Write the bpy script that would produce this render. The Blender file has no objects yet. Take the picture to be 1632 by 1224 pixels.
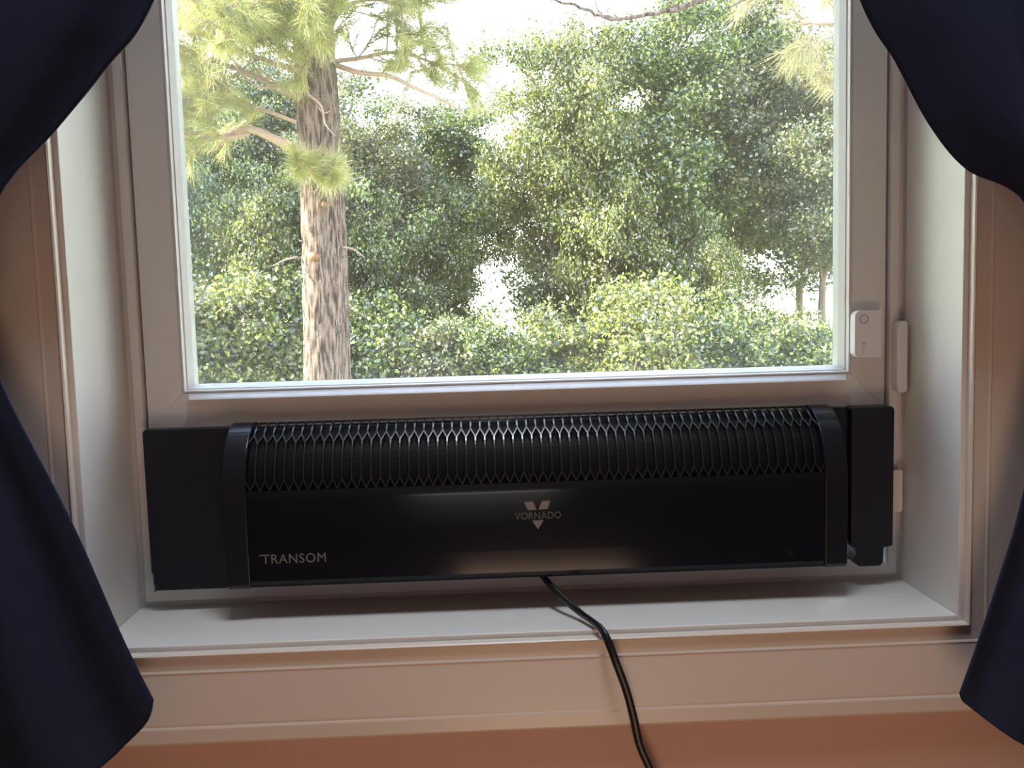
import bpy, bmesh, math, random
import numpy as np
from mathutils import Vector, Matrix

sc = bpy.context.scene
col = sc.collection
# ------------------------------------------------------------------ camera
cam_d = bpy.data.cameras.new('camera')
cam = bpy.data.objects.new('camera', cam_d)
col.objects.link(cam)
yaw, pit, rol = .0322, .086, -.0275
fw = Vector((math.sin(yaw) * math.cos(pit), math.cos(yaw) * math.cos(pit), -math.sin(pit)))
r0 = Vector((math.cos(yaw), -math.sin(yaw), 0)); u0 = r0.cross(fw)
rt = r0 * math.cos(rol) + u0 * math.sin(rol); up = -r0 * math.sin(rol) + u0 * math.cos(rol)
m = Matrix((rt, up, -fw)).transposed().to_4x4()
m.translation = Vector((.4072, -.8869, .3357))
cam.matrix_world = m
cam_d.sensor_fit = 'HORIZONTAL'; cam_d.sensor_width = 36; cam_d.lens = 36 * 1400.4 / 1632
cam_d.clip_start = .02; cam_d.clip_end = 500
sc.camera = cam
# ------------------------------------------------------------------ world, sun, added room fill lights
w = bpy.data.worlds.new('sky'); sc.world = w; w.use_nodes = True
nt = w.node_tree; nt.nodes.clear()
wo = nt.nodes.new('ShaderNodeOutputWorld'); bg = nt.nodes.new('ShaderNodeBackground')
tc = nt.nodes.new('ShaderNodeTexCoord'); sx = nt.nodes.new('ShaderNodeSeparateXYZ')
rp = nt.nodes.new('ShaderNodeValToRGB')
rp.color_ramp.elements[0].position = 0; rp.color_ramp.elements[0].color = (1, .985, .95, 1)
rp.color_ramp.elements[1].position = .75; rp.color_ramp.elements[1].color = (.45, .61, 1, 1)
e_ = rp.color_ramp.elements.new(.22); e_.color = (.93, .965, 1, 1)
nt.links.new(tc.outputs['Generated'], sx.inputs[0]); nt.links.new(sx.outputs[2], rp.inputs[0])
nt.links.new(rp.outputs[0], bg.inputs[0]); nt.links.new(bg.outputs[0], wo.inputs[0])
bg.inputs[1].default_value = 15.0
sd = bpy.data.lights.new('sun', 'SUN'); sd.energy = 74.0; sd.angle = .012; sd.color = (1, .90, .70)
so = bpy.data.objects.new('sun', sd); col.objects.link(so)
SUN = Vector((-.88, .03, .46)).normalized()
so.rotation_euler = SUN.to_track_quat('Z', 'Y').to_euler()
def area(name, loc, target, sx_, sy_, power, color):
    d = bpy.data.lights.new(name, 'AREA'); d.shape = 'RECTANGLE'; d.size = sx_; d.size_y = sy_
    d.energy = power; d.color = color
    o = bpy.data.objects.new(name, d); col.objects.link(o); o.location = loc
    o.rotation_euler = (Vector(loc) - Vector(target)).to_track_quat('Z', 'Y').to_euler()
    return o
area('bounce_fill', (.4, -2.9, -.45), (.4, -3.1, 1.6), .6, .6, 9, (1, .91, .83))  # fill light added behind the camera, bounced off ceiling and back wall
area('cool_sill_fill', (.45, -.40, 1.95), (.45, -.25, 0), .45, .45, 19, (.84, .90, 1))  # unseen cool fill added overhead to brighten the sill front
area('warm_low_fill', (.55, -1.15, -.62), (.5, 0, -.05), .45, .45, 3.5, (1, .66, .44))  # unseen warm fill added low down for the bottom casing and wall
sc.view_settings.view_transform = 'Standard'; sc.view_settings.look = 'None'
sc.view_settings.gamma = 1; sc.view_settings.use_curve_mapping = False
sc.view_settings.exposure = 0.0
sc.cycles.use_denoising = True
sc.cycles.max_bounces = 10; sc.cycles.transparent_max_bounces = 16
sc.cycles.caustics_reflective = False; sc.cycles.caustics_refractive = False

# ------------------------------------------------------------------ materials
def mat(name, color, rough=.5, spec=.5, noise=0, nscale=20, bump=0, bscale=200, coat=0, sheen=0, stretch=(1, 1, 1), metal=0):
    M = bpy.data.materials.new(name); M.use_nodes = True; n = M.node_tree
    b = n.nodes['Principled BSDF']
    b.inputs['Base Color'].default_value = (*color, 1); b.inputs['Roughness'].default_value = rough
    b.inputs['Specular IOR Level'].default_value = spec; b.inputs['Metallic'].default_value = metal
    if coat: b.inputs['Coat Weight'].default_value = coat; b.inputs['Coat Roughness'].default_value = .06
    if sheen: b.inputs['Sheen Weight'].default_value = sheen; b.inputs['Sheen Roughness'].default_value = .5
    t = n.nodes.new('ShaderNodeTexCoord'); mp = n.nodes.new('ShaderNodeMapping')
    mp.inputs['Scale'].default_value = stretch; n.links.new(t.outputs['Object'], mp.inputs[0])
    if noise:
        a = n.nodes.new('ShaderNodeTexNoise'); a.inputs['Scale'].default_value = nscale; a.inputs['Detail'].default_value = 4
        n.links.new(mp.outputs[0], a.inputs[0])
        mx = n.nodes.new('ShaderNodeMix'); mx.data_type = 'RGBA'
        mx.inputs['A'].default_value = (*[c * (1 - noise) for c in color], 1)
        mx.inputs['B'].default_value = (*[min(1, c * (1 + noise)) for c in color], 1)
        if noise > .6:      # strong, crisp contrast
            cr = n.nodes.new('ShaderNodeMapRange'); cr.inputs['From Min'].default_value = .38; cr.inputs['From Max'].default_value = .60
            n.links.new(a.outputs[0], cr.inputs['Value']); n.links.new(cr.outputs[0], mx.inputs['Factor'])
        else: n.links.new(a.outputs[0], mx.inputs['Factor'])
        n.links.new(mx.outputs['Result'], b.inputs['Base Color'])
    if bump:
        a = n.nodes.new('ShaderNodeTexNoise'); a.inputs['Scale'].default_value = bscale; a.inputs['Detail'].default_value = 3
        n.links.new(mp.outputs[0], a.inputs[0])
        bn = n.nodes.new('ShaderNodeBump'); bn.inputs['Strength'].default_value = bump; bn.inputs['Distance'].default_value = .002
        n.links.new(a.outputs[0], bn.inputs['Height']); n.links.new(bn.outputs[0], b.inputs['Normal'])
    return M
def leaf_mat(name, c0, c1, c2, trans=.45):
    M = bpy.data.materials.new(name); M.use_nodes = True; n = M.node_tree; n.nodes.clear()
    out = n.nodes.new('ShaderNodeOutputMaterial')
    g = n.nodes.new('ShaderNodeNewGeometry'); r = n.nodes.new('ShaderNodeValToRGB')
    r.color_ramp.elements[0].color = (*c0, 1); r.color_ramp.elements[1].color = (*c2, 1)
    e = r.color_ramp.elements.new(.55); e.color = (*c1, 1)
    n.links.new(g.outputs['Random Per Island'], r.inputs[0])
    d = n.nodes.new('ShaderNodeBsdfDiffuse'); t = n.nodes.new('ShaderNodeBsdfTranslucent'); gl = n.nodes.new('ShaderNodeBsdfGlossy')
    gl.inputs['Roughness'].default_value = .38
    m1 = n.nodes.new('ShaderNodeMixShader'); m2 = n.nodes.new('ShaderNodeMixShader')
    m1.inputs[0].default_value = trans; m2.inputs[0].default_value = .10
    n.links.new(r.outputs[0], d.inputs[0]); n.links.new(r.outputs[0], t.inputs[0])
    n.links.new(d.outputs[0], m1.inputs[1]); n.links.new(t.outputs[0], m1.inputs[2])
    n.links.new(m1.outputs[0], m2.inputs[1]); n.links.new(gl.outputs[0], m2.inputs[2])
    n.links.new(m2.outputs[0], out.inputs[0])
    return M
def glass_mat():
    M = bpy.data.materials.new('window_glass'); M.use_nodes = True; n = M.node_tree; n.nodes.clear()
    out = n.nodes.new('ShaderNodeOutputMaterial'); t = n.nodes.new('ShaderNodeBsdfTransparent')
    t.inputs[0].default_value = (.96, .975, .96, 1)
    g = n.nodes.new('ShaderNodeBsdfGlossy'); g.inputs['Roughness'].default_value = .0
    f = n.nodes.new('ShaderNodeFresnel'); f.inputs[0].default_value = 1.5
    # the node inverts the index on back faces; undo that so a thin pane does not totally reflect
    ge = n.nodes.new('ShaderNodeNewGeometry'); mm = n.nodes.new('ShaderNodeMapRange')
    mm.inputs['To Min'].default_value = 1.5; mm.inputs['To Max'].default_value = 1 / 1.5
    n.links.new(ge.outputs['Backfacing'], mm.inputs['Value']); n.links.new(mm.outputs[0], f.inputs[0])
    mx = n.nodes.new('ShaderNodeMixShader')
    n.links.new(f.outputs[0], mx.inputs[0]); n.links.new(t.outputs[0], mx.inputs[1]); n.links.new(g.outputs[0], mx.inputs[2])
    n.links.new(mx.outputs[0], out.inputs[0]); return M
def cloth_mat(name, color):
    M = mat(name, color, .9, .1, noise=.12, nscale=60, bump=.35, bscale=1400, sheen=.25)
    n = M.node_tree; b = n.nodes['Principled BSDF']; out = n.nodes['Material Output']
    b.inputs['Sheen Tint'].default_value = (.35, .4, .7, 1); b.inputs['Sheen Weight'].default_value = .08
    t = n.nodes.new('ShaderNodeBsdfTranslucent'); t.inputs[0].default_value = (.10, .10, .07, 1)
    mx = n.nodes.new('ShaderNodeMixShader'); mx.inputs[0].default_value = .06
    n.links.new(b.outputs[0], mx.inputs[1]); n.links.new(t.outputs[0], mx.inputs[2]); n.links.new(mx.outputs[0], out.inputs[0])
    return M
PAINT = mat('white_semi_gloss_paint', (.82, .80, .765), .38, .5, noise=.03, nscale=6, bump=.06, bscale=90)
CASING = mat('white_casing_paint', (.75, .665, .585), .34, .5, noise=.03, nscale=5, bump=.05, bscale=80)
VINYL = mat('white_vinyl', (.76, .75, .745), .42, .5, noise=.02, nscale=8)
VINYL_EDGE = mat('white_vinyl_bead', (.80, .80, .80), .3, .5)
WALL = mat('tan_pink_wall_paint', (.70, .475, .40), .7, .3, noise=.05, nscale=9, bump=.25, bscale=160)
CEIL = mat('ceiling_paint', (.75, .72, .68), .8, .2, bump=.2)
FLOOR = mat('red_oak_floor', (.24, .12, .075), .4, .4, noise=.35, nscale=9, stretch=(12, 1, 1))
SIDING = mat('house_siding', (.5, .49, .46), .7, .2, noise=.05)
BLACK = mat('black_matte_plastic', (.009, .011, .020), .42, .4, bump=.12, bscale=1500)
GLOSS = mat('black_gloss_plastic', (.0075, .0095, .0165), .12, .32)
RING = mat('black_satin_plastic', (.011, .0135, .0215), .27, .42)
GRILL = mat('black_grille_plastic', (.013, .015, .021), .25, .8)
INNER = mat('black_inner_duct', (.004, .004, .005), .6, .2)
LOGO = mat('grey_print', (.20, .185, .17), .35, .5)
LOGOD = mat('dim_grey_print', (.10, .095, .09), .35, .5)
ICON = mat('faint_icon_print', (.032, .025, .025), .4, .4)
CORD = mat('black_rubber_cord', (.010, .010, .012), .36, .5)
PLASTIC = mat('white_sensor_plastic', (.80, .80, .82), .4, .5)
GREYP = mat('grey_sensor_print', (.20, .20, .21), .5, .3)
GREYP2 = mat('light_grey_sensor_print', (.50, .49, .50), .5, .3)
NAVY = cloth_mat('navy_curtain_cloth', (.024, .031, .064))
NAVY2 = cloth_mat('navy_tieback_cloth', (.022, .028, .06))
SEAL = mat('brown_weather_seal', (.16, .12, .09), .8, .1)
GLASS = glass_mat()
WIRE = mat('grey_screen_wire', (.27, .27, .26), .5, .4)
ALU = mat('grey_screen_frame_paint', (.42, .43, .42), .4, .5)
GRASS = mat('pale_dry_grass', (.42, .44, .20), .9, .1, noise=.35, nscale=1.5, bump=.5, bscale=30)
BARK = mat('pine_bark', (.092, .068, .060), .9, .1, noise=.72, nscale=70, bump=1.0, bscale=90, stretch=(1, 1, .13))
BARK2 = mat('thin_trunk_bark', (.15, .12, .09), .9, .15, noise=.4, nscale=12, stretch=(1, 1, .3))
DEAD = mat('dead_branch_bark', (.26, .19, .155), .9, .1, noise=.3, nscale=20)
SCAR = mat('orange_resin_scar', (.16, .085, .045), .6, .3, noise=.3, nscale=30)
L1 = leaf_mat('leaf_green', (.022, .040, .008), (.070, .108, .020), (.30, .37, .09))
L2 = leaf_mat('leaf_yellow_green', (.038, .055, .010), (.115, .145, .024), (.42, .43, .11))
L3 = leaf_mat('leaf_olive', (.03, .045, .016), (.08, .10, .03), (.34, .32, .14))
LB = leaf_mat('leaf_back_green', (.020, .038, .010), (.055, .085, .022), (.16, .19, .06))
LN = leaf_mat('pine_needle', (.16, .22, .06), (.34, .38, .12), (.58, .42, .2), .4)
LN2 = leaf_mat('pine_needle_brown', (.16, .20, .06), (.34, .32, .12), (.55, .38, .19), .4)

# ------------------------------------------------------------------ helpers
def link(name, me, mt, parent=None, smooth=False, kind=None):
    o = bpy.data.objects.new(name, me); col.objects.link(o)
    if mt and not me.materials: me.materials.append(mt)
    if parent: o.parent = parent
    if smooth: me.polygons.foreach_set('use_smooth', [True] * len(me.polygons))
    if kind: o['kind'] = kind
    return o
def pyobj(name, v, f, mt, parent=None, smooth=False, kind=None):
    me = bpy.data.meshes.new(name); me.from_pydata([tuple(p) for p in v], [], [tuple(q) for q in f])
    bm = bmesh.new(); bm.from_mesh(me); bmesh.ops.recalc_face_normals(bm, faces=bm.faces); bm.to_mesh(me); bm.free()
    return link(name, me, mt, parent, smooth, kind)
def empty(name, loc=(0, 0, 0)):
    o = bpy.data.objects.new(name, None); col.objects.link(o); o.location = loc; o.empty_display_size = .05; return o
def tag(o, label=None, cat=None, group=None, kind=None):
    if label: o['label'] = label
    if cat: o['category'] = cat
    if group: o['group'] = group
    if kind: o['kind'] = kind
    return o
def box(name, a, b, mt, parent=None, bev=0, kind=None):
    (x0, y0, z0), (x1, y1, z1) = a, b
    v = [(x, y, z) for x in (x0, x1) for y in (y0, y1) for z in (z0, z1)]
    f = [(0, 1, 3, 2), (4, 6, 7, 5), (0, 4, 5, 1), (2, 3, 7, 6), (0, 2, 6, 4), (1, 5, 7, 3)]
    o = pyobj(name, v, f, mt, parent, kind=kind)
    if bev: bevel(o, bev)
    return o
def bevel(o, wd, seg=3):
    md = o.modifiers.new('bevel', 'BEVEL'); md.width = wd; md.segments = seg; md.limit_method = 'ANGLE'; md.angle_limit = .6
    return o
def extrude_poly(name, pts, axis, a, b, mt, parent=None, smooth=False, kind=None):
    """pts: 2D outline. axis 'y': pts are (x,z) extruded y a..b ; axis 'x': pts are (y,z) extruded x a..b"""
    n = len(pts)
    if axis == 'y': v = [(p[0], a, p[1]) for p in pts] + [(p[0], b, p[1]) for p in pts]
    else: v = [(a, p[0], p[1]) for p in pts] + [(b, p[0], p[1]) for p in pts]
    f = [tuple(range(n)), tuple(range(2 * n - 1, n - 1, -1))] + [(i, (i + 1) % n, (i + 1) % n + n, i + n) for i in range(n)]
    return pyobj(name, v, f, mt, parent, smooth, kind)
def side_piece(name, side, rect, prof, mt, parent=None, gap=.00015, kind=None):
    """mitred moulding: prof = closed list of (t, y); t>0 goes inward from rect (x0,z0,x1,z1)"""
    x0, z0, x1, z1 = rect; A = []; B = []
    for t, y in prof:
        if side == 'left': A.append((x0 + t, y, z0 + t + gap)); B.append((x0 + t, y, z1 - t - gap))
        if side == 'right': A.append((x1 - t, y, z0 + t + gap)); B.append((x1 - t, y, z1 - t - gap))
        if side == 'bottom': A.append((x0 + t + gap, y, z0 + t)); B.append((x1 - t - gap, y, z0 + t))
        if side == 'top': A.append((x0 + t + gap, y, z1 - t)); B.append((x1 - t - gap, y, z1 - t))
    n = len(prof)
    f = [tuple(range(n)), tuple(range(2 * n - 1, n - 1, -1))] + [(i, (i + 1) % n, (i + 1) % n + n, i + n) for i in range(n)]
    return pyobj(name, A + B, f, mt, parent, kind=kind)
def arc(cx, cy, r, a0, a1, n=6):
    return [(cx + r * math.cos(math.radians(a0 + (a1 - a0) * i / n)), cy + r * math.sin(math.radians(a0 + (a1 - a0) * i / n))) for i in range(n + 1)]
def rrect(x0, z0, x1, z1, r, n=6):
    """r = radii at (bl, br, tr, tl)"""
    out = []
    for (cx, cz, a, q) in ((x0, z0, 180, r[0]), (x1, z0, 270, r[1]), (x1, z1, 0, r[2]), (x0, z1, 90, r[3])):
        sx_ = 1 if cx == x0 else -1; sz_ = 1 if cz == z0 else -1
        out += arc(cx + sx_ * q, cz + sz_ * q, q, a, a + 90, n) if q > 0 else [(cx, cz)]
    return out
def smooth_path(P, n):
    P = [Vector(p) for p in P]; Q = [P[0] * 2 - P[1]] + P + [P[-1] * 2 - P[-2]]; out = []
    for i in range(1, len(Q) - 2):
        for k in range(n):
            t = k / n
            out.append(.5 * ((2 * Q[i]) + (Q[i + 1] - Q[i - 1]) * t + (2 * Q[i - 1] - 5 * Q[i] + 4 * Q[i + 1] - Q[i + 2]) * t * t + (3 * Q[i] - Q[i - 1] - 3 * Q[i + 1] + Q[i + 2]) * t ** 3))
    out.append(P[-1]); return out
def tube_geo(path, rad, sides=6, V=None, F=None, flat=1.0):
    V = [] if V is None else V; F = [] if F is None else F
    base = len(V); n = len(path); ref = Vector((0.13, .9, .2)).normalized()
    for i, p in enumerate(path):
        d = (path[min(i + 1, n - 1)] - path[max(i - 1, 0)]).normalized()
        a = d.cross(ref)
        if a.length < 1e-3: a = d.cross(Vector((1, 0, 0)))
        a.normalize(); b = d.cross(a)
        r = rad[i] if hasattr(rad, '__len__') else rad
        for k in range(sides):
            th = 2 * math.pi * k / sides
            V.append(p + a * (r * math.cos(th)) + b * (r * flat * math.sin(th)))
    for i in range(n - 1):
        for k in range(sides):
            q = (k + 1) % sides
            F.append((base + i * sides + k, base + i * sides + q, base + (i + 1) * sides + q, base + (i + 1) * sides + k))
    F.append(tuple(base + k for k in range(sides))); F.append(tuple(base + (n - 1) * sides + k for k in range(sides - 1, -1, -1)))
    return V, F
def text_obj(name, body, h, mt, parent, M4, spacing=1.0, xs=1.0):
    cu = bpy.data.curves.new(name, 'FONT'); cu.body = body; cu.size = 1; cu.space_character = spacing; cu.extrude = .01
    cu.resolution_u = 4
    t = bpy.data.objects.new(name, cu); col.objects.link(t)
    dg = bpy.context.evaluated_depsgraph_get(); me = bpy.data.meshes.new_from_object(t.evaluated_get(dg))
    bpy.data.objects.remove(t); bpy.data.curves.remove(cu)
    n = len(me.vertices); c = np.empty(n * 3); me.vertices.foreach_get('co', c); c = c.reshape(-1, 3)
    x0 = c[:, 0].min(); x1 = c[:, 0].max(); z0 = c[:, 1].min(); z1 = c[:, 1].max()
    wd, ht = h
    c[:, 0] = (c[:, 0] - x0) / (x1 - x0) * wd; c[:, 1] = (c[:, 1] - z0) / (z1 - z0) * ht; c[:, 2] = c[:, 2] * .02
    me.vertices.foreach_set('co', c.ravel()); me.transform(M4); me.name = name; me.materials.clear()
    return link(name, me, mt, parent)
W, ZT = .9, 1.75
# ------------------------------------------------------------------ room shell
def slab_with_hole():
    X0, X1, Z0, Z1 = -2.2, 3.1, -.86, 2.0; hx0, hx1, hz0, hz1 = -.02, .92, -.02, 1.77
    V = []; F = []
    def b(x0, x1, z0, z1):
        k = len(V)
        V.extend([(x, y, z) for x in (x0, x1) for y in (0.0, .21) for z in (z0, z1)])
        F.extend([tuple(k + i for i in q) for q in [(0, 1, 3, 2), (4, 6, 7, 5), (0, 4, 5, 1), (2, 3, 7, 6), (0, 2, 6, 4), (1, 5, 7, 3)]])
    b(X0, hx0, Z0, Z1); b(hx1, X1, Z0, Z1); b(hx0, hx1, Z0, hz0); b(hx0, hx1, hz1, Z1)
    return V, F
V, F = slab_with_hole()
wf = tag(pyobj('wall_front', V, F, WALL), 'pinkish tan painted wall below and around the window', kind='structure')
tag(box('wall_left', (-2.3, -3.9, -.86), (-2.2, 0, 2.0), WALL), kind='structure')
tag(box('wall_right', (3.1, -3.9, -.86), (3.2, 0, 2.0), WALL), kind='structure')
tag(box('wall_back', (-2.3, -4.0, -.86), (3.2, -3.9, 2.0), WALL), kind='structure')
tag(box('floor', (-2.3, -4.0, -.96), (3.2, .21, -.86), FLOOR), kind='structure')
tag(box('ceiling', (-2.3, -4.0, 2.0), (3.2, .21, 2.1), CEIL), kind='structure')
# outside ground, with the house wall standing on it
gv = [(-150, .3, -.95), (150, .3, -.95), (150, 30, -.95), (-150, 30, -.95), (150, 170, .4), (-150, 170, .4)]
tag(pyobj('ground', gv, [(0, 1, 2, 3), (3, 2, 4, 5)], GRASS), 'pale sunlit grass field beyond the trees', kind='structure')
# casing profile: t outward is negative; y negative towards the room
cas = [(-.0055, 0), (-.0055, -.0045), (-.0062, -.0078), (-.0075, -.0092), (-.0089, -.0080), (-.0094, -.0062), (-.0105, -.0058),
       (-.0238, -.0064), (-.0250, -.0074), (-.0262, -.0078), (-.0276, -.0073), (-.040, -.0085), (-.060, -.0105), (-.078, -.0120),
       (-.0808, -.0119), (-.0818, -.0125), (-.0835, -.0130), (-.097, -.0132), (-.0992, -.0125), (-.100, -.011), (-.100, 0)]
for i, s in enumerate(('left', 'right', 'bottom', 'top')):
    o = side_piece('trim_%d' % (i + 1), s, (0, 0, W, ZT), [(t, y - .0003) for t, y in cas], CASING, kind='structure')
    o['label'] = 'moulded painted window casing board on the %s side' % s if s in ('left', 'right') else 'moulded painted window casing board along the %s' % s

# ------------------------------------------------------------------ window
win = tag(empty('window_1', (0, 0, 0)), 'white framed window with raised lower sash and deep painted reveal', kind='structure')
bevel(box('jamb_board', (-.0195, .0004, -.0195), (0, .1245, ZT), PAINT, win), .0012)
bevel(box('jamb_board', (W, .0004, -.0195), (W + .0195, .1245, ZT), PAINT, win), .0012)
bevel(box('sill_board', (.0003, .0004, -.0195), (W - .0003, .1245, 0), PAINT, win), .0012)
bevel(box('head_board', (-.0195, .0004, ZT), (W + .0195, .1245, ZT + .0195), PAINT, win), .0012)
frp = [(-.019, .205), (-.019, .1255), (-.0003, .1255), (.0005, .131), (.0065, .131), (.0075, .1235), (.0085, .1228), (.0172, .1228), (.018, .1236),
       (.018, .150), (.018, .205)]
frb = [(t + (.010 if t > .01 else 0), y) for t, y in frp]
fr = empty('frame'); fr.parent = win
for s in ('left', 'right', 'bottom', 'top'):
    side_piece('frame_member', s, (0, 0, W, ZT), frb if s == 'bottom' else frp, VINYL, fr)
def sash(y0, z0, z1, lift):
    s = empty('sash'); s.parent = win
    rect = (.0205, z0, .8795, z1)
    pr = [(0, y0 + .034), (0, y0 + .0012), (.0006, y0), (.0400, y0), (.0412, y0 + .0016), (.0420, y0 - .0004), (.0436, y0 - .0004),
          (.0444, y0 + .006), (.0455, y0 + .0065), (.0490, y0 + .018), (.0490, y0 + .034)]
    for sd_, nm in (('left', 'stile'), ('right', 'stile'), ('bottom', 'rail'), ('top', 'rail')):
        side_piece(nm, sd_, rect, pr, VINYL, s)
    box('glass_pane', (rect[0] + .046, y0 + .0195, z0 + .046), (rect[2] - .046, y0 + .0225, z1 - .046), GLASS, s)
    if lift:
        # finger lift: sloping lip along the bottom rail
        a = .0680; b = .8325
        pts = [(y0 + .0002, z0 + .0408), (y0 - .0085, z0 + .0362), (y0 - .0105, z0 + .0345), (y0 - .0105, z0 + .0337), (y0 - .006, z0 + .0332), (y0 + .0002, z0 + .0332)]
        o = extrude_poly('finger_lift', pts, 'x', a, b, VINYL_EDGE, s)
        for v in o.data.vertices:     # mitre the two ends
            k = (y0 - v.co.y) * .35
            v.co.x += k if v.co.x < .4 else -k
    return s
sash(.1295, .2075, 1.00, True)
sash(.1660, .815, ZT - .019, False)
# insect screen outside
scr = empty('insect_screen'); scr.parent = win
for s in ('left', 'right', 'bottom', 'top'):
    side_piece('screen_bar', s, (.0, .0, W, .865), [(.0185, .2065), (.0185, .214), (.034, .214), (.034, .2065)], ALU, scr)
def screen_mesh():
    x0, x1, z0, z1, y = .033, .867, .033, .832, .2105
    p = .0015; r = .00014
    V = []; F = []
    xs = np.arange(x0, x1, p); zs = np.arange(z0, z1, p)
    def bar(a, b, u, v):
        k = len(V)
        for q in (a, b):
            for su, sv in ((-1, -1), (1, -1), (1, 1), (-1, 1)):
                V.append((q[0] + u[0] * su * r + v[0] * sv * r, q[1] + u[1] * su * r + v[1] * sv * r, q[2] + u[2] * su * r + v[2] * sv * r))
        for i in range(4):
            j = (i + 1) % 4; F.append((k + i, k + j, k + 4 + j, k + 4 + i))
    for x in xs: bar((x, y, z0), (x, y, z1), (1, 0, 0), (0, 1, 0))
    for z in zs: bar((x0, y + .0003, z), (x1, y + .0003, z), (0, 0, 1), (0, 1, 0))
    return V, F
V, F = screen_mesh()
me = bpy.data.meshes.new('screen_mesh'); me.from_pydata(V, [], F)
link('screen_mesh', me, WIRE, scr, kind='stuff')

# ------------------------------------------------------------------ heater / window fan
H = tag(empty('window_fan', (.4622, .10, .0225)), 'long black twin-panel window fan fitted under the raised sash, honeycomb grille on top', 'window fan')
HP = Matrix.Translation(-H.location)
def hp(o):
    o.data.transform(HP); return o
EC = (.118, .135, .058, .078)
def ep(th, off=0.0):
    t = math.radians(th)
    return (EC[0] - (EC[2] + off) * math.sin(t), EC[1] + (EC[3] + off) * math.cos(t))
XL, XR = .1206, .8066        # outer ends of the body
GL, GR = .1460, .7815        # grille / glossy panel span
def cap_profile(off, zb=.0375):
    top = [ep(a, off) for a in range(0, 91, 5)]
    return [(.1275, zb + .004), (.1275, top[0][1] - .001)] + top + [(EC[0] - EC[2] - off + .0008, zb + .004), (EC[0] - EC[2] - off + .004, zb)] + [(.118, zb)]
hp(bevel(extrude_poly('end_cap', cap_profile(.0012), 'x', XL, GL, RING, H), .0012))
hp(bevel(extrude_poly('end_cap', cap_profile(.0012), 'x', GR, XR, RING, H), .0012))
# glossy front panel
fp = [ep(a, .0004) for a in range(82, 91, 1)]
fy = EC[0] - EC[2] - .0004
front = fp + [(fy + .0002, .10), (fy + .0006, .07), (fy + .0012, .0455), (fy + .0020, .0415), (fy + .006, .0375), (fy + .030, .0375), (fy + .030, .125)]
o = hp(extrude_poly('front_panel', front, 'x', GL, GR, GLOSS, H))
bevel(o, .0008)
# dark duct behind the grille and rear housing under the sash
inn = [ep(a, -.008) for a in range(0, 91, 6)] + [(.072, .05), (.118, .05)]
hp(extrude_poly('air_duct', inn, 'x', GL + .0005, GR - .0005, INNER, H))
hp(bevel(box('rear_housing', (XL + .002,   .1190, .0285), (XR - .002, .1985, .2060), BLACK, H), .002))
hp(box('rear_filler', (.0184, .1222, .0284), (.1218, .150, .2060), BLACK, H))  # filler boxes added behind the panels to stop daylight leaking through
hp(box('rear_filler', (.8060, .1222, .0500), (.8345, .150, .2060), BLACK, H))
hp(box('rear_filler', (.8346, .1222, .0521), (.8816, .150, .2060), BLACK, H))
hp(box('rear_filler', (.8346, .1222, .0284), (.8655, .150, .0520), BLACK, H))
# grille web and slats
NP = 61; pitch = (GR - GL) / NP
def strip(pts3, wd, depth, V, F):
    """curved bar along arc: pts3 list of (x, theta)"""
    k0 = len(V); n = len(pts3)
    for i, (x, th) in enumerate(pts3):
        a = pts3[max(i - 1, 0)]; b = pts3[min(i + 1, n - 1)]
        pa = ep(a[1]); pb = ep(b[1]); ds = math.hypot(pb[0] - pa[0], pb[1] - pa[1]) * (1 if b[1] >= a[1] else -1); dx = b[0] - a[0]
        L = math.hypot(ds, dx) or 1
        ox = ds / L * wd / 2; os_ = -dx / L * wd / 2        # offset in (x, s)
        for off in (.0006, -depth):
            for sg in (1, -1):
                dth = math.degrees(os_ * sg / .068)
                y, z = ep(th + dth, off)
                V.append((x + ox * sg, y, z))
    for i in range(n - 1):
        a = k0 + i * 4; b = a + 4
        F += [(a, b, b + 1, a + 1), (a + 2, a + 3, b + 3, b + 2), (a, a + 2, b + 2, b), (a + 1, b + 1, b + 3, a + 3)]
    F += [(k0, k0 + 1, k0 + 3, k0 + 2), (k0 + 4 * n - 4, k0 + 4 * n - 2, k0 + 4 * n - 1, k0 + 4 * n - 3)]
T0, T1, T2, T3, T4 = 1, 30, 40, 74, 82
def slat_mesh(a, b, name):
    V = []; F = []; strip([(0, a + (b - a) * i / 8) for i in range(9)], .0017, .004, V, F)
    me = bpy.data.meshes.new(name); me.from_pydata(V, [], F)
    bm = bmesh.new(); bm.from_mesh(me); bmesh.ops.recalc_face_normals(bm, faces=bm.faces); bm.to_mesh(me); bm.free()
    me.transform(HP @ Matrix.Identity(4)); me.materials.append(GRILL)
    return me
ma = slat_mesh(T0, T1, 'grille_slat'); mb_ = slat_mesh(T2, T3, 'grille_slat')
V = []; F = []
for i in range(NP + 1):
    xa = GL + pitch * i                     # lower row at i, upper row at i+.5
    if 0 < i < NP:
        o = bpy.data.objects.new('grille_slat', mb_); col.objects.link(o); o.parent = H; o.location = (xa, 0, 0)
    if i < NP:
        xb = xa + pitch / 2
        o = bpy.data.objects.new('grille_slat', ma); col.objects.link(o); o.parent = H; o.location = (xb, 0, 0)
        strip([(xb, T1), (xa, T2)], .0017, .004, V, F); strip([(xb, T1), (xa + pitch, T2)], .0017, .004, V, F)
        strip([(xb, T4), (xa, T3)], .0013, .003, V, F); strip([(xb, T4), (xa + pitch, T3)], .0013, .003, V, F)
strip([(GL, 0.6), (GR, 0.6)], .0014, .002, V, F)
hp(pyobj('grille_web', V, F, GRILL, H))
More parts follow.
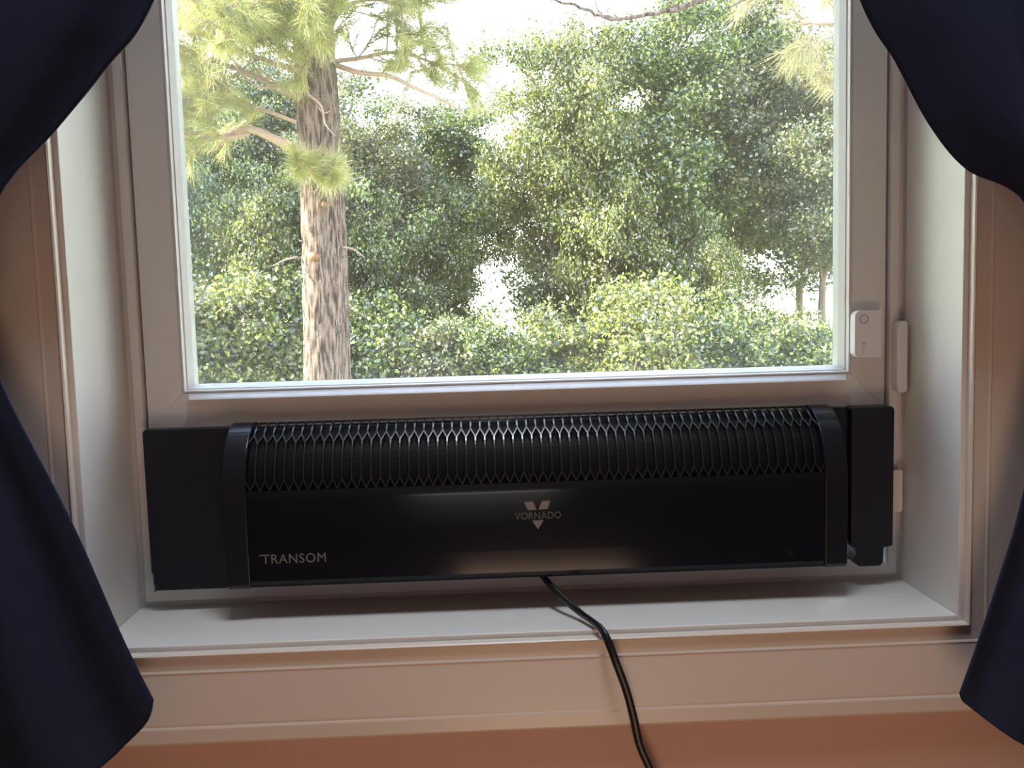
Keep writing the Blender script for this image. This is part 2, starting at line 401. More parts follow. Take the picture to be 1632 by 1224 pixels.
# side extension panels
left = rrect(.0222, .0465, .1215, .2105, (.001, .001, .002, .003)); 
left = [(.0222 + .003, .0455), (.0262, .0256), (.1215, .0256), (.1215, .2105)] + arc(.0222 + .004, .2105 - .004, .004, 90, 180, 5) + [(.0226, .0455)]
hp(bevel(extrude_poly('side_panel', left, 'y', .1050, .1220, BLACK, H), .0015))
hp(bevel(box('foot_tab', (.0245, .1100, .0260), (.0300, .1221, .0455), RING, H), .0008))
sp = rrect(.8058, .0470, .8262, .2112, (0, .001, .003, .003))
hp(bevel(extrude_poly('slide_rail', sp, 'y', .1075, .1221, BLACK, H), .0012))
rp_ = [(.8279, .0480), (.8325, .0470), (.8345, .0390), (.8320, .0335), (.8375, .0247), (.8625, .0247), (.8660, .0285), (.8668, .0462), (.8772, .0482)] + \
    arc(.8778 - .0045, .2115 - .0045, .0045, 0, 90, 5) + arc(.8279 + .004, .2120 - .004, .004, 90, 180, 5)
hp(bevel(extrude_poly('side_panel', rp_, 'y', .1000, .1220, BLACK, H), .0015))
# printing
yp = fy - .00012
def T3D(x, y, z, roty=0.0):
    """text plane (x right, y up) -> world facing the room"""
    return HP @ Matrix.Translation((x, y, z)) @ Matrix.Rotation(math.radians(90), 4, 'X')
text_obj('lettering', 'TRANSOM', (.0690, .0103), LOGO, H, T3D(.1600, yp + .0006, .0652), 1.1)
hp(box('letter_bar', (.1572, yp + .0003, .0743), (.1680, yp + .0012, .0755), LOGO, H))
text_obj('brand_lettering', 'VORNADO', (.0505, .0078), LOGOD, H, T3D(.4370, yp + .0003, .1045), 1.05)
e = .0002
for nm, pts in (('emblem_wing', [(.4473, .1240), (.4570, .1242), (.4608, .1150), (.4512, .1148)]),
                ('emblem_wing', [(.4670, .1244), (.4762, .1246), (.4728, .1152), (.4630, .1152)]),
                ('emblem_tip', [(.4556, .1030), (.4684, .1032), (.4620, .0930)])):
    hp(extrude_poly(nm, pts, 'y', yp + .0001, yp + .0008, LOGO, H))
# faint power icon
V = []; F = []
tube_geo([Vector((.7425 + .0028 * math.cos(t), yp + .0008, .0560 + .0028 * math.sin(t))) for t in np.linspace(2.1, 7.3, 16)], .0003, 4, V, F)
tube_geo([Vector((.7425, yp + .0008, .0565)), Vector((.7425, yp + .0008, .0600))], .0003, 4, V, F)
hp(pyobj('touch_icon', V, F, ICON, H))
hp(bevel(box('indicator_light', (.4540, yp + .0003, .1535), (.4546, yp + .0012, .1553), LOGO, H), .0002))
# power cord
P = [(.4630, .100, .0330), (.4690, .078, .0315), (.4850, .050, .020), (.5020, .026, .0100), (.5120, .006, .0075), (.5195, -.010, .0052), (.5250, -.0215, -.0030), (.5330, -.0270, -.0260),
     (.5430, -.0260, -.0560), (.5500, -.0250, -.0850), (.5560, -.0250, -.1150), (.5680, -.0250, -.1450), (.5900, -.0200, -.20), (.62, -.012, -.30), (.64, -.010, -.42), (.645, -.010, -.50), (.64, -.018, -.5480)]
path = smooth_path(P, 8)
V, F = tube_geo(path, .0042, 12, flat=.66)
hp(pyobj('power_cord', V, F, CORD, H, smooth=True))
hp(bevel(box('cord_plug', (.628, -.030, -.575), (.652, -.0065, -.545), CORD, H), .003))
ol = tag(bevel(box('wall_outlet', (.605, -.006, -.62), (.675, -.0003, -.505), PLASTIC), .0015), 'white wall outlet holding the black cord plug, on the wall low below the window', 'outlet')

for o in list(H.children):      # prints belong to the glossy panel, the plug to the cord
    n_ = o.name.split('.')[0]
    if n_ in ('lettering', 'letter_bar', 'brand_lettering', 'emblem_wing', 'emblem_tip', 'touch_icon', 'indicator_light'): o.parent = bpy.data.objects['front_panel']
    if n_ == 'cord_plug': o.parent = bpy.data.objects['power_cord']
# ------------------------------------------------------------------ contact sensor
S = tag(empty('contact_sensor', (.852, .1295, .268)), 'white contact sensor with a grey ring button on the sash corner', 'sensor')
SP = Matrix.Translation(-S.location)
o = bevel(extrude_poly('sensor_body', rrect(.8372, .2672, .8685, .3222, (.0075, .0006, .0006, .0075), 8), 'y', .1150, .1288, PLASTIC, S), .0009)
o.data.transform(SP)
V = []; F = []
n = 40
for i in range(n):
    t = 2 * math.pi * i / n
    for r in (.0045, .0052):
        for y in (.1147, .1152): V.append((.8478 + r * math.cos(t), y, .3121 + r * math.sin(t)))
for i in range(n):
    a = i * 4; b = ((i + 1) % n) * 4
    F += [(a, a + 2, b + 2, b), (a + 1, b + 1, b + 3, a + 3), (a, b, b + 1, a + 1), (a + 2, a + 3, b + 3, b + 2)]
o = pyobj('ring_button', V, F, GREYP, S); o.data.transform(SP)
M4 = SP @ Matrix.Translation((.8495, .1148, .2735)) @ Matrix.Rotation(math.radians(-90), 4, 'Y') @ Matrix.Rotation(math.radians(90), 4, 'X')
text_obj('lettering', 'ring', (.0120, .0046), GREYP2, S, M4, 1.1)
for o in list(S.children):
    if o.name.startswith(('ring_button', 'lettering')): o.parent = bpy.data.objects['sensor_body']
K = tag(empty('sensor_magnet', (.889, .1228, .226)), 'tall narrow white rounded magnet on the window frame right of the ring-button sensor', 'sensor magnet')
o = bevel(extrude_poly('magnet_body', rrect(.8840, .2262, .8965, .3090, (.0055, .0045, .0045, .0055), 8), 'y', .1080, .1222, PLASTIC, K), .0016)
o.data.transform(Matrix.Translation(-K.location))
K = tag(empty('frame_block', (.889, .1228, .085)), 'small squarish white block on the window frame, half behind the right end of the fan', 'latch block')
o = bevel(extrude_poly('block_body', rrect(.8800, .0845, .8945, .1350, (.003, .003, .003, .003), 6), 'y', .1130, .1222, VINYL, K), .001)
o.data.transform(Matrix.Translation(-K.location))

# ------------------------------------------------------------------ curtains
def curtain(name, label, keys, hem, tie, sgn, phase):
    """keys: (inner x, inner z, outer x, outer z, depth y, fold amp); hem: list of (x,z) from the inner corner outwards"""
    root = tag(empty(name, (keys[0][2], -.075, keys[0][3])), label, 'curtain', 'navy curtains tied back at the window')
    NU, per = 90, 10
    rows = smooth_path([(k[0], k[1], k[2]) for k in keys], per)
    rows2 = smooth_path([(k[3], k[4], k[5]) for k in keys], per)
    hp_ = smooth_path([(x, z, 0) for x, z in hem], 8)
    L = [0]
    for a, b in zip(hp_, hp_[1:]): L.append(L[-1] + (b - a).length)
    def hem_at(u):
        s = u * L[-1]
        for i in range(len(L) - 1):
            if s <= L[i + 1]: return hp_[i].lerp(hp_[i + 1], (s - L[i]) / max(1e-9, L[i + 1] - L[i]))
        return hp_[-1]
    V = []; F = []; nr = len(rows); nt_ = (len(keys) - 1 - tie) * per
    for j, (a, b) in enumerate(zip(rows, rows2)):
        ix, iz, ox = a; oz, yy, amp = b
        f = max(0, (j - tie * per) / nt_)
        blend = f ** 3
        for i in range(NU + 1):
            u = i / NU
            x = ix + (ox - ix) * u; z = iz + (oz - iz) * u
            h = hem_at(u)
            if blend > 0: x = x * (1 - blend) + h.x * blend; z = z * (1 - blend) + h.y * blend
            env = min(1, u / .10) ** .8
            fold = math.sin(u * 17 + phase + .9 * math.sin(j * .045 + u * 3)) * .62 + math.sin(u * 31 + phase * 2 + j * .02) * .25 + .25 * math.sin(u * 7 - j * .05)
            y = yy + amp * fold * env - .006 * env
            # turned-in leading edge
            V.append((x, y, z))
    for j in range(nr - 1):
        for i in range(NU):
            a = j * (NU + 1) + i; F.append((a, a + 1, a + NU + 2, a + NU + 1))
    o = pyobj('cloth', V, F, NAVY, root, smooth=True); o.data.transform(Matrix.Translation(-root.location))
    md = o.modifiers.new('thick', 'SOLIDIFY'); md.thickness = .0022; md.offset = 0
    # tieback band around the gathered cloth
    k = keys[tie]; cx = (k[0] + k[2]) / 2; rx = abs(k[0] - k[2]) / 2 + .006; V = []; F = []; n = 40
    for i in range(n):
        t = 2 * math.pi * i / n
        for dz, dr in ((-.028, 0), (-.02, .003), (.02, .003), (.028, 0)):
            V.append((cx + (rx + dr) * math.cos(t), k[4] + (.042 + dr) * math.sin(t), k[1] + dz + .02 * math.cos(t) * sgn))
    for i in range(n):
        a = i * 4; b = ((i + 1) % n) * 4
        for q in range(3): F.append((a + q, b + q, b + q + 1, a + q + 1))
    o = pyobj('tieback', V, F, NAVY2, root, smooth=True); o.data.transform(Matrix.Translation(-root.location))
    md = o.modifiers.new('thick', 'SOLIDIFY'); md.thickness = .003
    return root
kl = [(.42, 1.92, -.34, 1.92, -.075, .016), (.31, 1.12, -.34, 1.16, -.075, .016), (.205, .80, -.33, .88, -.075, .015), (.1264, .617, -.32, .74, -.073, .014), (.0796, .558, -.31, .66, -.072, .013),
      (.0318, .506, -.29, .57, -.071, .013), (-.0221, .45, -.26, .47, -.070, .012), (-.052, .37, -.235, .37, -.070, .012),
      (-.0348, .2835, -.26, .27, -.070, .013), (.0136, .168, -.29, .13, -.070, .014), (.050, .060, -.32, .0, -.070, .014), (.085, -.025, -.34, -.2, -.070, .012)]
hl = [(.085, -.025), (.083, -.036), (.076, -.049), (.055, -.070), (.0308, -.090), (-.04, -.135), (-.16, -.18), (-.34, -.21)]
curtain('curtain', 'dark navy curtain swept back on the left side, its hem corner over the casing', kl, hl, 7, 1, .6)
kr = [(.47, 1.92, 1.26, 1.92, -.075, .016), (.58, 1.12, 1.26, 1.16, -.075, .016), (.69, .78, 1.25, .88, -.075, .015), (.7585, .607, 1.24, .74, -.073, .014), (.7928, .5507, 1.22, .65, -.072, .013),
      (.8258, .4936, 1.20, .56, -.071, .013), (.862, .4528, 1.18, .50, -.070, .013), (.9175, .4216, 1.17, .45, -.070, .012), (.958, .33, 1.15, .35, -.070, .012),
      (.9239, .1454, 1.20, .16, -.070, .014), (.9057, .075, 1.22, .06, -.070, .014), (.8891, .020, 1.23, -.04, -.070, .014), (.8644, -.0524, 1.25, -.24, -.070, .012)]
hr = [(.8644, -.0524), (.8680, -.0610), (.8760, -.0680), (.9010, -.0880), (.9297, -.1060), (.99, -.14), (1.10, -.19), (1.25, -.22)]
curtain('curtain', 'dark navy curtain swept back on the right side of the window, beside the sensor', kr, hr, 8, -1, 2.1)
rod = tag(empty('curtain_rod', (.45, -.075, 1.935)), 'dark curtain rod across the top of the window, above both navy curtains', 'curtain rod')
V, F = tube_geo([Vector((-.9, 0, 0)), Vector((.9, 0, 0))], .011, 16)
pyobj('rod', V, F, RING, rod, smooth=True)
for x in (-.86, .86):
    V, F = tube_geo([Vector((x, 0, 0)), Vector((x, .0745, .0))], .006, 10); pyobj('bracket', V, F, RING, rod, smooth=True)

# ------------------------------------------------------------------ vegetation
def mesh_np(name, v, f):
    me = bpy.data.meshes.new(name); nf, k = f.shape
    me.vertices.add(len(v)); me.vertices.foreach_set('co', v.astype(np.float32).ravel())
    me.loops.add(nf * k); me.loops.foreach_set('vertex_index', f.astype(np.int32).ravel())
    me.polygons.add(nf); me.polygons.foreach_set('loop_start', np.arange(0, nf * k, k, dtype=np.int32))
    me.update(calc_edges=True); me.validate(); return me
def unit(a): return a / np.maximum(np.linalg.norm(a, axis=1, keepdims=True), 1e-9)
def leaves(rng, P, size):
    """folded leaf quads at P"""
    n = len(P); nrm = rng.normal(size=(n, 3)); nrm[:, 2] += .6; nrm = unit(nrm)
    d = unit(np.cross(nrm, rng.normal(size=(n, 3)))); s = np.cross(nrm, d)
    L = (size * rng.uniform(.6, 1.35, n))[:, None]; Wd = L * rng.uniform(.28, .42, n)[:, None]
    v = np.empty((n, 4, 3)); v[:, 0] = P; v[:, 1] = P + d * L * .45 + s * Wd + nrm * L * .12
    v[:, 2] = P + d * L; v[:, 3] = P + d * L * .45 - s * Wd + nrm * L * .12
    k = np.arange(n)[:, None] * 4
    f = np.concatenate([k + [0, 1, 2], k + [0, 2, 3]])
    return v.reshape(-1, 3), f
def tree_variant(seed, H_, R, base, nl, size, sig, leafm, shrub=False, ncl=120):
    """unit-built tree of height H_; returns (trunk mesh, branch mesh, foliage mesh)"""
    rng = np.random.default_rng(seed); V = []; F = []
    n = 10; lean = rng.normal(0, .10, 2)
    path = [Vector((lean[0] * (i / n) * H_ * .5 + .05 * math.sin(i * 1.3 + seed), lean[1] * (i / n) * H_ * .5 + .04 * math.cos(i * 1.1 + seed), H_ * .9 * i / n)) for i in range(n + 1)]
    r0_ = .045 if not shrub else .02
    tube_geo(path, [r0_ * H_ / 4 * (1.25 - i / n) for i in range(n + 1)], 8, V, F)
    tv = (V, F); V = []; F = []; C_ = []
    nb = 22 if not shrub else 14
    for b in range(nb):
        h = base + (1 - base) * (b + .5) / nb * .92
        p0 = path[min(n, int(h * n / .9 * .9))].copy() * 1.0
        p0 = path[0].lerp(path[-1], 0) if h < 0 else path[min(n, int(round(h / .9 * n * .88)))]
        a = b * 2.4 + rng.uniform(-.5, .5); rr = R * (math.sin(math.pi * min(1, max(.12, (h - base) / (1 - base) * .8 + .16))) ** .6) * rng.uniform(.65, 1.05)
        tip = Vector((p0.x + rr * math.cos(a), p0.y + rr * math.sin(a), min(H_, h * H_ + rng.uniform(.0, .35) * rr + .1)))
        mid = p0.lerp(tip, .5) + Vector((rng.normal(0, .06), rng.normal(0, .06), rng.uniform(-.02, .15) * rr))
        bp = smooth_path([p0, mid, tip], 4)
        tube_geo(bp, [.018 * H_ / 4 * (1.1 - i / len(bp)) + .002 for i in range(len(bp))], 5, V, F)
        for q in range(max(3, ncl // nb)):
            t = rng.uniform(.35, 1.05); c = p0.lerp(tip, min(1, t)) + (tip - p0) * max(0, t - 1)
            c = c + Vector(rng.normal(0, R * .20, 3)) * 1.0
            C_.append((c.x, c.y, max(base * H_, c.z)))
            if q % 2 == 0: tube_geo([p0.lerp(tip, t * .8), Vector(C_[-1])], [.006, .002], 4, V, F)
    C_ = np.array(C_); idx = rng.integers(0, len(C_), nl)
    P = C_[idx] + rng.normal(0, sig, (nl, 3)) * np.array([1, 1, .7])
    if shrub: P[:, 2] = np.abs(P[:, 2])
    lv, lf = leaves(rng, P, size)
    tm = bpy.data.meshes.new('trunk'); tm.from_pydata(tv[0], [], tv[1]); tm.materials.append(BARK2)
    bm_ = bpy.data.meshes.new('branches'); bm_.from_pydata(V, [], F); bm_.materials.append(BARK2)
    fm = mesh_np('foliage', lv, lf); fm.materials.append(leafm)
    return tm, bm_, fm
GZ = -.95
def plant(name, vi, X, Y, s, rot, label, cat, group, sz=None):
    t = empty(name, (X, Y, GZ)); t.rotation_euler = (0, 0, rot); t.scale = (s, s, sz or s); tag(t, label, cat, group)
    tm, bm_, fm = vi
    for nm, me in (('trunk', tm), ('branches', bm_), ('foliage', fm)):
        o = bpy.data.objects.new(nm, me); col.objects.link(o); o.parent = t
        if nm != 'trunk': o['kind'] = 'stuff'
    return t
TV = [tree_variant(11, 4.4, 1.15, .42, 56000, .044, .12, L1), tree_variant(12, 4.4, 1.05, .42, 52000, .042, .115, L3),
      tree_variant(13, 4.4, 1.2, .44, 56000, .046, .125, L2), tree_variant(14, 4.4, 1.3, .30, 44000, .055, .15, LB)]
UV_ = [tree_variant(21, 2.4, .85, .22, 26000, .042, .10, L1, True), tree_variant(22, 2.4, .8, .25, 26000, .042, .10, L2, True)]
SV = [tree_variant(31, 1.1, .62, .05, 13000, .042, .09, L1, True, 90), tree_variant(32, 1.1, .65, .04, 13000, .040, .09, L2, True, 90),
      tree_variant(33, 1.2, .55, .05, 12000, .040, .09, L3, True, 80)]
def pos(px, Y): return .407 + (px - 768) / 1397 * (Y + .887)
def top(px, py, Y): return .336 + (489 - .0345 * (px - 816) - py) / 1400 * (Y + .887)
# deciduous trees of the wood edge: (picture column, distance, height of the top there, variant, label)
trees = [
 (330, 10.5, 135, 0, 'leafy green tree behind the left side of the glass, left of the pine trunk'),
 (430, 12.5, 90, 3, 'dark green tree farther back, just left of the pine trunk'),
 (605, 9.5, 160, 1, 'olive leafy tree just right of the pine trunk'),
 (715, 10.8, 135, 0, 'green tree under the low dip of the skyline, right of the pine'),
 (850, 9.3, 45, 2, 'bright yellow-green tree with a peaked top at the middle of the window'),
 (965, 11.5, 150, 3, 'darker green tree in the skyline dip right of the peaked tree'),
 (1050, 9.6, -20, 0, 'tall green tree under the hanging bare pine branch'),
 (1175, 10.4, -30, 1, 'olive tree right of the tall green tree, above the sunny gap'),
 (1310, 9.2, 50, 1, 'olive brown-tinged tree at the right edge of the glass'),
 (380, 16, 150, 3, 'far tree at the back of the wood, behind the left trees'),
 (560, 15, 215, 3, 'far tree at the back of the wood, behind the pine trunk'),
 (690, 15.5, 215, 3, 'far tree at the back, behind the skyline dip'),
 (1120, 15.5, 60, 3, 'far tree at the back, behind the tall green tree'),
 (1270, 14.5, 75, 3, 'far tree at the back of the wood near the right edge'),
 (500, 11.5, 140, 1, 'olive tree standing directly behind the pine trunk'),
 (110, 9.0, 100, 0, 'green tree beyond the left window stile, mostly hidden'),
 (1500, 10.0, 90, 0, 'green tree beyond the right window stile, mostly hidden'),
 (1700, 12.0, 90, 3, 'dark tree far to the right of the window, hidden by the curtain'),
 (-120, 11.0, 90, 3, 'dark tree far to the left of the window, hidden by the curtain'),
]
random.seed(4)
for px, Y, py, vi, lab in trees:
    h = top(px, py, Y) - GZ; s = h / 4.6
    plant('leafy_tree', TV[vi], pos(px, Y), Y, s * (.72 if px == 850 else 1), random.uniform(0, 6.28), lab, 'tree', 'leafy trees at the wood edge', sz=s)
under = [
 (300, 9.0, 300, 0, 'young green tree low at the left edge of the glass'),
 (400, 8.6, 330, 1, 'yellow-green young tree left of the pine trunk at mid height'),
 (470, 9.6, 300, 0, 'young green tree touching the left side of the pine trunk'),
 (600, 8.8, 330, 0, 'young dark green tree just right of the pine trunk'),
 (690, 9.4, 340, 0, 'young green tree left of the first bright gap'),
 (985, 8.6, 300, 1, 'sunlit yellow-green young tree right of the central bright gap'),
 (1075, 8.9, 310, 0, 'young green tree below the tall green tree'),
 (1150, 8.4, 390, 1, 'small yellow-green tree left of the right sunny gap'),
 (910, 9.2, 260, 0, 'slim young tree rising beside the central bright gap'),
]
for px, Y, py, vi, lab in under:
    h = top(px, py, Y) - GZ; s = h / 2.4
    plant('young_tree', UV_[vi], pos(px, Y), Y, s * .68, random.uniform(0, 6.28), lab, 'tree', 'young trees under the wood edge', sz=s)
shr = [
 (300, 7.2, 470, 1, 'yellow-green bush at the lower left corner of the glass'),
 (375, 7.6, 480, 2, 'olive bush second from the lower left corner of the glass'),
 (450, 7.4, 500, 1, 'yellow-green bush against the left of the pine trunk base'),
 (600, 7.6, 510, 0, 'green bush against the right of the pine trunk base'),
 (670, 7.3, 540, 2, 'low olive bush below the first bright gap'),
 (745, 7.5, 525, 0, 'green bush between the first and the central bright gaps'),
 (815, 7.4, 550, 0, 'low green bush below the central bright gap'),
 (885, 7.8, 530, 0, 'green bush at the right foot of the central bright gap'),
 (960, 7.3, 500, 1, 'bright bush below the sunlit young tree'),
 (1040, 7.0, 490, 1, 'bright yellow-green bush right of centre, tallest in the bush row'),
 (1115, 7.4, 500, 0, 'green bush left of the right sunny gap'),
 (1190, 7.2, 535, 0, 'low green bush under the left end of the right sunny gap'),
 (1255, 7.5, 530, 1, 'low yellow-green bush under the middle of the right sunny gap'),
 (1325, 7.2, 525, 0, 'low green bush at the lower right corner of the glass'),
 (520, 8.2, 480, 0, 'green bush behind the pine trunk base'),
 (220, 7.2, 470, 0, 'green bush beyond the left window stile'),
 (1400, 7.3, 520, 0, 'green bush beyond the right window stile'),
]
for px, Y, py, vi, lab in shr:
    h = top(px, py, Y) - GZ; s = h / 1.15
    plant('bush', SV[vi], pos(px, Y), Y, max(s, .9), random.uniform(0, 6.28), lab, 'bush', 'bushes along the foot of the wood', sz=s)
# unseen dense tree added left of the house to keep the sun off the window
plant('leafy_tree', TV[3], -6.2, 2.0, 1.75, .4, 'large dense tree added left of the house as a sun blocker, outside the view', 'tree', 'leafy trees at the wood edge')

# ------------------------------------------------------------------ pines
def needles(rng, tips, nper, L, wd, spread):
    """tips: (N,6) point + direction ; tuft of thin needles"""
    n = len(tips) * nper; P = np.repeat(tips[:, :3], nper, 0); D = np.repeat(tips[:, 3:], nper, 0)
    P = P + D * rng.uniform(-.10, .03, (n, 1)) + rng.normal(0, .006, (n, 3))
    d = unit(D * .8 + rng.normal(0, spread, (n, 3)) + np.array([0, 0, -.12])); s = unit(np.cross(d, rng.normal(size=(n, 3))))
    ln = (L * rng.uniform(.6, 1.15, n))[:, None]
    v = np.empty((n, 3, 3)); v[:, 0] = P + s * wd / 2; v[:, 1] = P - s * wd / 2; v[:, 2] = P + d * ln + np.array([0, 0, -1]) * ln * .12
    f = np.arange(n * 3).reshape(-1, 3); return v.reshape(-1, 3), f
def bough(rng, base, tip, r, V, F, tips, ntw=16, tw=.45, sag=.08):
    mid = base.lerp(tip, .5) + Vector((0, rng.normal(0, .05), sag))
    p = smooth_path([base, base.lerp(mid, .5) + Vector(rng.normal(0, .03, 3)), mid, mid.lerp(tip, .5) + Vector(rng.normal(0, .04, 3)), tip], 4)
    tube_geo(p, [r * (1.08 - i / len(p)) + .003 for i in range(len(p))], 7, V, F)
    ax = (tip - base).normalized()
    for k in range(ntw):
        t = .22 + .78 * (k + rng.uniform(0, 1)) / ntw; i = min(len(p) - 2, int(t * (len(p) - 1))); q = p[i]
        d = (ax * .7 + Vector(rng.normal(0, .55, 3)) + Vector((0, 0, .22))).normalized()
        l = tw * rng.uniform(.45, 1.1) * (1.15 - .5 * t)
        e1 = q + d * l * .6 + Vector((0, 0, -.02)); e2 = q + d * l + Vector((0, 0, .05))
        tube_geo([q, e1, e2], [.006, .004, .0025], 4, V, F)
        for (a, b, c) in ((e2, d, 1), (e1, d, 1)):
            tips.append((*a, *b))
        for z in range(3):
            dd = (d + Vector(rng.normal(0, .6, 3))).normalized(); e3 = q + d * l * rng.uniform(.4, .9) + dd * l * .35
            tube_geo([q + d * l * .4, e3], [.003, .002], 4, V, F); tips.append((*e3, *dd))
PY = 5.2
pine = tag(empty('pine_tree', (-.66, PY, GZ)), 'tall pine with thick rough trunk in front of the wood, left of the window middle', 'pine tree')
rng = np.random.default_rng(5)
PL = Matrix.Translation(-Vector(pine.location))
def trunk_mesh():
    ns, nh = 72, 330; V = []; F = []; z0, z1 = GZ, 5.6
    ph = rng.uniform(0, 6.28, 40)
    rnd = rng.normal(0, 1, (nh + 1, ns))
    for j in range(nh + 1):
        z = z0 + (z1 - z0) * j / nh
        cx = -.666 + .012 * math.sin(z * 1.7) + .006 * z; r = .157 - .0105 * (z + .2) if z > -.6 else .166 + (-.6 - z) * .1
        if z > 2.2: cx += (z - 2.2) * .012
        for i in range(ns):
            t = 2 * math.pi * i / ns
            g = abs(math.sin(t * 11 + 1.8 * math.sin(z * 5.1 + t * 2) + ph[0])) * .6 + abs(math.sin(t * 19 + 1.2 * math.sin(z * 8.7 + t * 3))) * .4
            plate = .5 + .5 * math.sin(z * 26 + 4 * math.sin(t * 5 + z))
            dr = (g - .5) * .014 + (plate - .5) * .004 + rnd[j, i] * .0013
            rr = r + dr
            V.append((cx + rr * math.cos(t), PY + rr * math.sin(t), z))
    for j in range(nh):
        for i in range(ns):
            q = (i + 1) % ns; F.append((j * ns + i, j * ns + q, (j + 1) * ns + q, (j + 1) * ns + i))
    return V, F
V, F = trunk_mesh()
o = pyobj('trunk', V, F, BARK, pine, smooth=True); o.data.transform(PL)
def scar(x, z, rx, rz):
    V = []; F = []; n = 20
    cx = -.662; r = .150
    V.append((x, PY - math.sqrt(max(0, r * r - (x - cx) ** 2)) - .030, z))
    for k, rr in ((1, .6), (2, 1.0)):
        for i in range(n):
            t = 2 * math.pi * i / n; xx = x + rx * rr * math.cos(t); zz = z + rz * rr * math.sin(t)
            V.append((xx, PY - math.sqrt(max(0, r * r - (xx - cx) ** 2)) - (.026 if k == 1 else .002), zz))
    for i in range(n):
        q = (i + 1) % n; F.append((0, 1 + i, 1 + q)); F.append((1 + i, 1 + n + i, 1 + n + q, 1 + q))
    o = pyobj('knot', V, F, SCAR, pine, smooth=True); o.data.transform(PL)
scar(-.613, 1.055, .018, .022); scar(-.700, .715, .045, .03)
def dead(pts, r0_, r1):
    V = []; F = []; p = smooth_path([Vector(q) for q in pts], 5)
    tube_geo(p, [r0_ + (r1 - r0_) * i / (len(p) - 1) for i in range(len(p))], 7, V, F)
    o = pyobj('dead_branch', V, F, DEAD, pine, smooth=True); o.data.transform(PL)
dead([(-.70, 5.1, 1.38), (-.86, 4.98, 1.45), (-1.05, 4.95, 1.53), (-1.25, 5.0, 1.50), (-1.62, 5.0, 1.49), (-1.9, 5.1, 1.50)], .034, .012)
dead([(-1.12, 4.97, 1.51), (-1.22, 4.95, 1.46), (-1.33, 4.95, 1.38)], .014, .005)
dead([(-.78, 5.08, 1.86), (-.86, 4.95, 1.80), (-.96, 4.9, 1.78), (-1.05, 4.88, 1.84), (-1.1, 4.85, 1.92)], .016, .004)
dead([(-.84, 4.97, 1.80), (-.94, 4.9, 1.88), (-1.0, 4.88, 1.98)], .009, .003)
dead([(-.70, 5.0, 1.82), (-.66, 4.93, 1.74), (-.58, 4.92, 1.66), (-.56, 4.92, 1.55), (-.50, 4.92, 1.47)], .010, .004)
dead([(-.62, 5.0, 1.68), (-.57, 4.93, 1.62), (-.53, 4.93, 1.63)], .007, .003)
dead([(-.66, 5.0, 1.20), (-.60, 4.92, 1.25), (-.52, 4.92, 1.24), (-.45, 4.95, 1.22)], .011, .004)
dead([(-.82, 5.15, .72), (-.90, 5.10, .70), (-.97, 5.05, .66)], .009, .003)
dead([(-.53, 5.15, .78), (-.44, 5.10, .76), (-.36, 5.05, .70)], .010, .003)
dead([(-.52, 5.15, 1.98), (-.35, 5.05, 1.90), (-.15, 5.0, 1.86), (.02, 5.0, 1.78), (.22, 5.0, 1.69), (.34, 5.0, 1.60)], .020, .008)
dead([(-1.36, 5.0, 1.50), (-1.34, 4.95, 1.62), (-1.30, 4.92, 1.80), (-1.27, 4.9, 1.93)], .010, .004)
V = []; F = []; tips = []
bl = [((-.70, 5.05, 1.95), (-1.1, 4.2, 1.98), .016), ((-.62, 5.05, 2.0), (-.5, 4.25, 2.12), .016), ((-.68, 5.05, 2.25), (-.78, 4.3, 2.4), .016), ((-.74, 5.05, 1.9), (-.95, 4.5, 2.1), .014),
      ((-.75, 5.1, 1.75), (-1.9, 4.7, 2.05), .025), ((-.75, 5.2, 1.95), (-2.1, 5.3, 2.35), .028), ((-.78, 5.1, 2.15), (-1.7, 4.5, 2.55), .025), ((-.75, 5.1, 2.3), (-1.3, 4.4, 2.35), .02),
      ((-.6, 5.1, 1.95), (-.35, 4.4, 2.15), .02), ((-.55, 5.15, 2.0), (.35, 5.0, 1.92), .022), ((-.55, 5.15, 2.2), (.1, 4.6, 2.25), .022), ((-.6, 5.2, 2.4), (.4, 5.5, 2.75), .025),
      ((-.66, 5.05, 2.1), (-.85, 4.3, 2.2), .02), ((-.66, 5.2, 2.5), (-1.9, 5.1, 2.95), .025), ((-.66, 5.2, 2.7), (-.9, 4.3, 3.0), .022), ((-.66, 5.2, 2.9), (.3, 4.9, 3.3), .022),
      ((-.7, 5.2, 3.2), (-1.8, 5.5, 3.6), .02), ((-.66, 5.2, 3.5), (.2, 5.4, 4.0), .02), ((-.66, 5.2, 3.8), (-1.4, 4.8, 4.3), .018), ((-.66, 5.2, 4.3), (-.1, 4.8, 4.9), .015),
      ((-.66, 5.2, 4.7), (-1.2, 5.5, 5.3), .012), ((-.66, 5.2, 5.2), (-.6, 5.0, 5.9), .012), ((-.78, 5.1, 1.6), (-1.55, 4.8, 1.68), .016), ((-1.05, 4.95, 1.5), (-1.75, 4.7, 1.30), .012)]
for a, b, r in bl: bough(rng, Vector(a), Vector(b), r * .62, V, F, tips, 17, .42)
# short drooping tuft on the trunk front
bough(rng, Vector((-.70, 5.05, 1.22)), Vector((-.72, 4.78, 1.27)), .008, V, F, tips, 5, .16, .0)
bough(rng, Vector((-.62, 5.05, 1.18)), Vector((-.52, 4.80, 1.22)), .008, V, F, tips, 4, .14, .0)
o = tag(pyobj('boughs', V, F, DEAD, pine), kind='stuff'); o.data.transform(PL)
T = np.array(tips); v, f = needles(rng, T, 85, .15, .0034, .42)
me = mesh_np('needles', v, f); me.transform(PL); o = link('needles', me, LN, pine, kind='stuff')
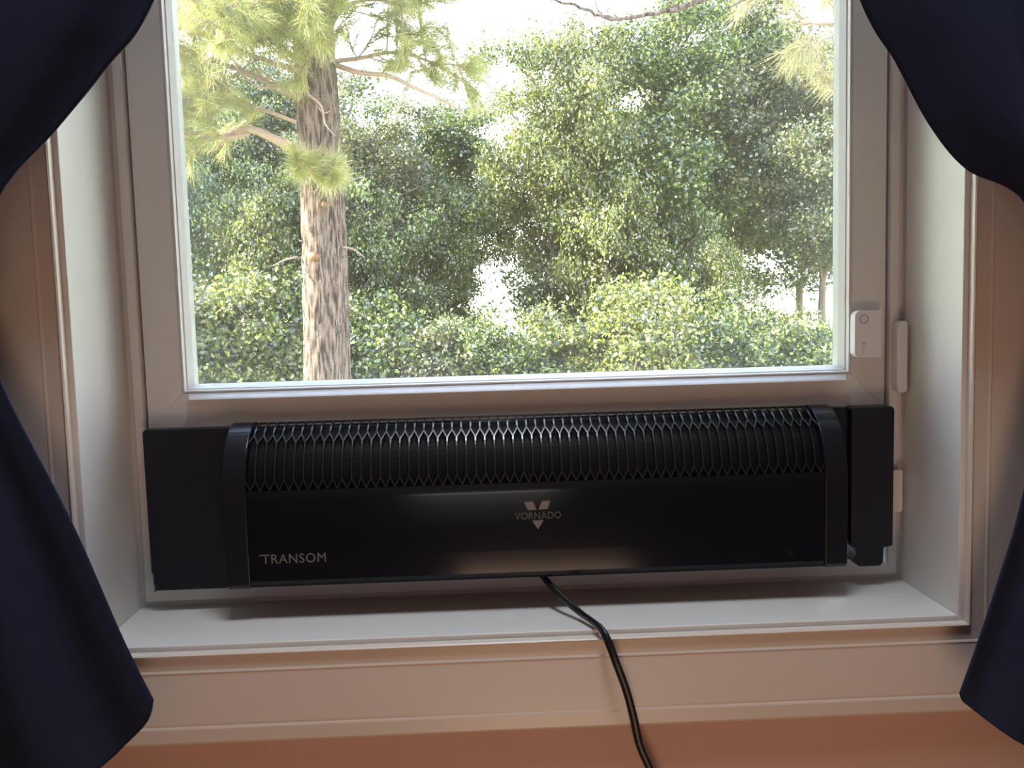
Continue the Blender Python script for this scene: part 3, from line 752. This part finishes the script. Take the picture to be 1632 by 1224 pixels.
# second pine out of frame to the right, its boughs reach into the upper right of the glass
pine2 = tag(empty('pine_tree', (3.6, 4.3, GZ)), 'pine beyond the right edge, its brown-tinged boughs reaching into the upper right of the glass', 'pine tree')
PL2 = Matrix.Translation(-Vector(pine2.location))
V, F = tube_geo([Vector((3.6, 4.3, z)) for z in np.linspace(GZ, 6, 20)], [.17 - .006 * i for i in range(20)], 20)
o = pyobj('trunk', V, F, BARK, pine2, smooth=True); o.data.transform(PL2)
V = []; F = []; tips = []
for a, b, r in [((3.6, 4.2, 1.9), (2.05, 3.6, 1.72), .025), ((3.6, 4.2, 1.5), (2.25, 3.7, 1.42), .022), ((3.6, 4.2, 2.2), (2.0, 3.9, 2.05), .022), ((3.6, 4.4, 2.5), (2.3, 4.6, 2.6), .02),
                ((3.6, 4.2, 2.8), (2.6, 3.8, 3.0), .02), ((3.6, 4.4, 3.2), (4.8, 4.6, 3.4), .02), ((3.6, 4.2, 2.2), (4.9, 3.8, 2.3), .02), ((3.6, 4.3, 3.8), (2.7, 4.6, 4.2), .02), ((3.6, 4.3, 4.5), (4.4, 4.1, 4.9), .02)]:
    bough(rng, Vector(a), Vector(b), r, V, F, tips, 18, .40)
o = tag(pyobj('boughs', V, F, DEAD, pine2), kind='stuff'); o.data.transform(PL2)
T = np.array(tips); v, f = needles(rng, T, 42, .14, .0028, .40)
me = mesh_np('needles', v, f); me.transform(PL2); link('needles', me, LN2, pine2, kind='stuff')
V = []; F = []
for pts, r in (([(3.6, 4.2, 2.35), (2.6, 3.6, 2.05), (1.85, 3.5, 1.90), (1.48, 3.5, 1.79), (1.34, 3.5, 1.75), (1.08, 3.5, 1.725), (.93, 3.5, 1.78), (.74, 3.5, 1.83)], .017),
               ([(1.40, 3.5, 1.77), (1.33, 3.48, 1.82), (1.27, 3.48, 1.90)], .006), ([(1.10, 3.5, 1.73), (1.02, 3.5, 1.76), (1.0, 3.5, 1.84)], .005), ([(1.85, 3.5, 1.90), (1.7, 3.45, 1.78), (1.62, 3.45, 1.74)], .007)):
    p = smooth_path([Vector(q) for q in pts], 6)
    p = [q + Vector((0, rng.normal(0, .004), rng.normal(0, .004))) for q in p]
    tube_geo(p, [r * (1.05 - .75 * i / len(p)) for i in range(len(p))], 6, V, F)
o = pyobj('bare_branch', V, F, BARK, pine2, smooth=True); o.data.transform(PL2)
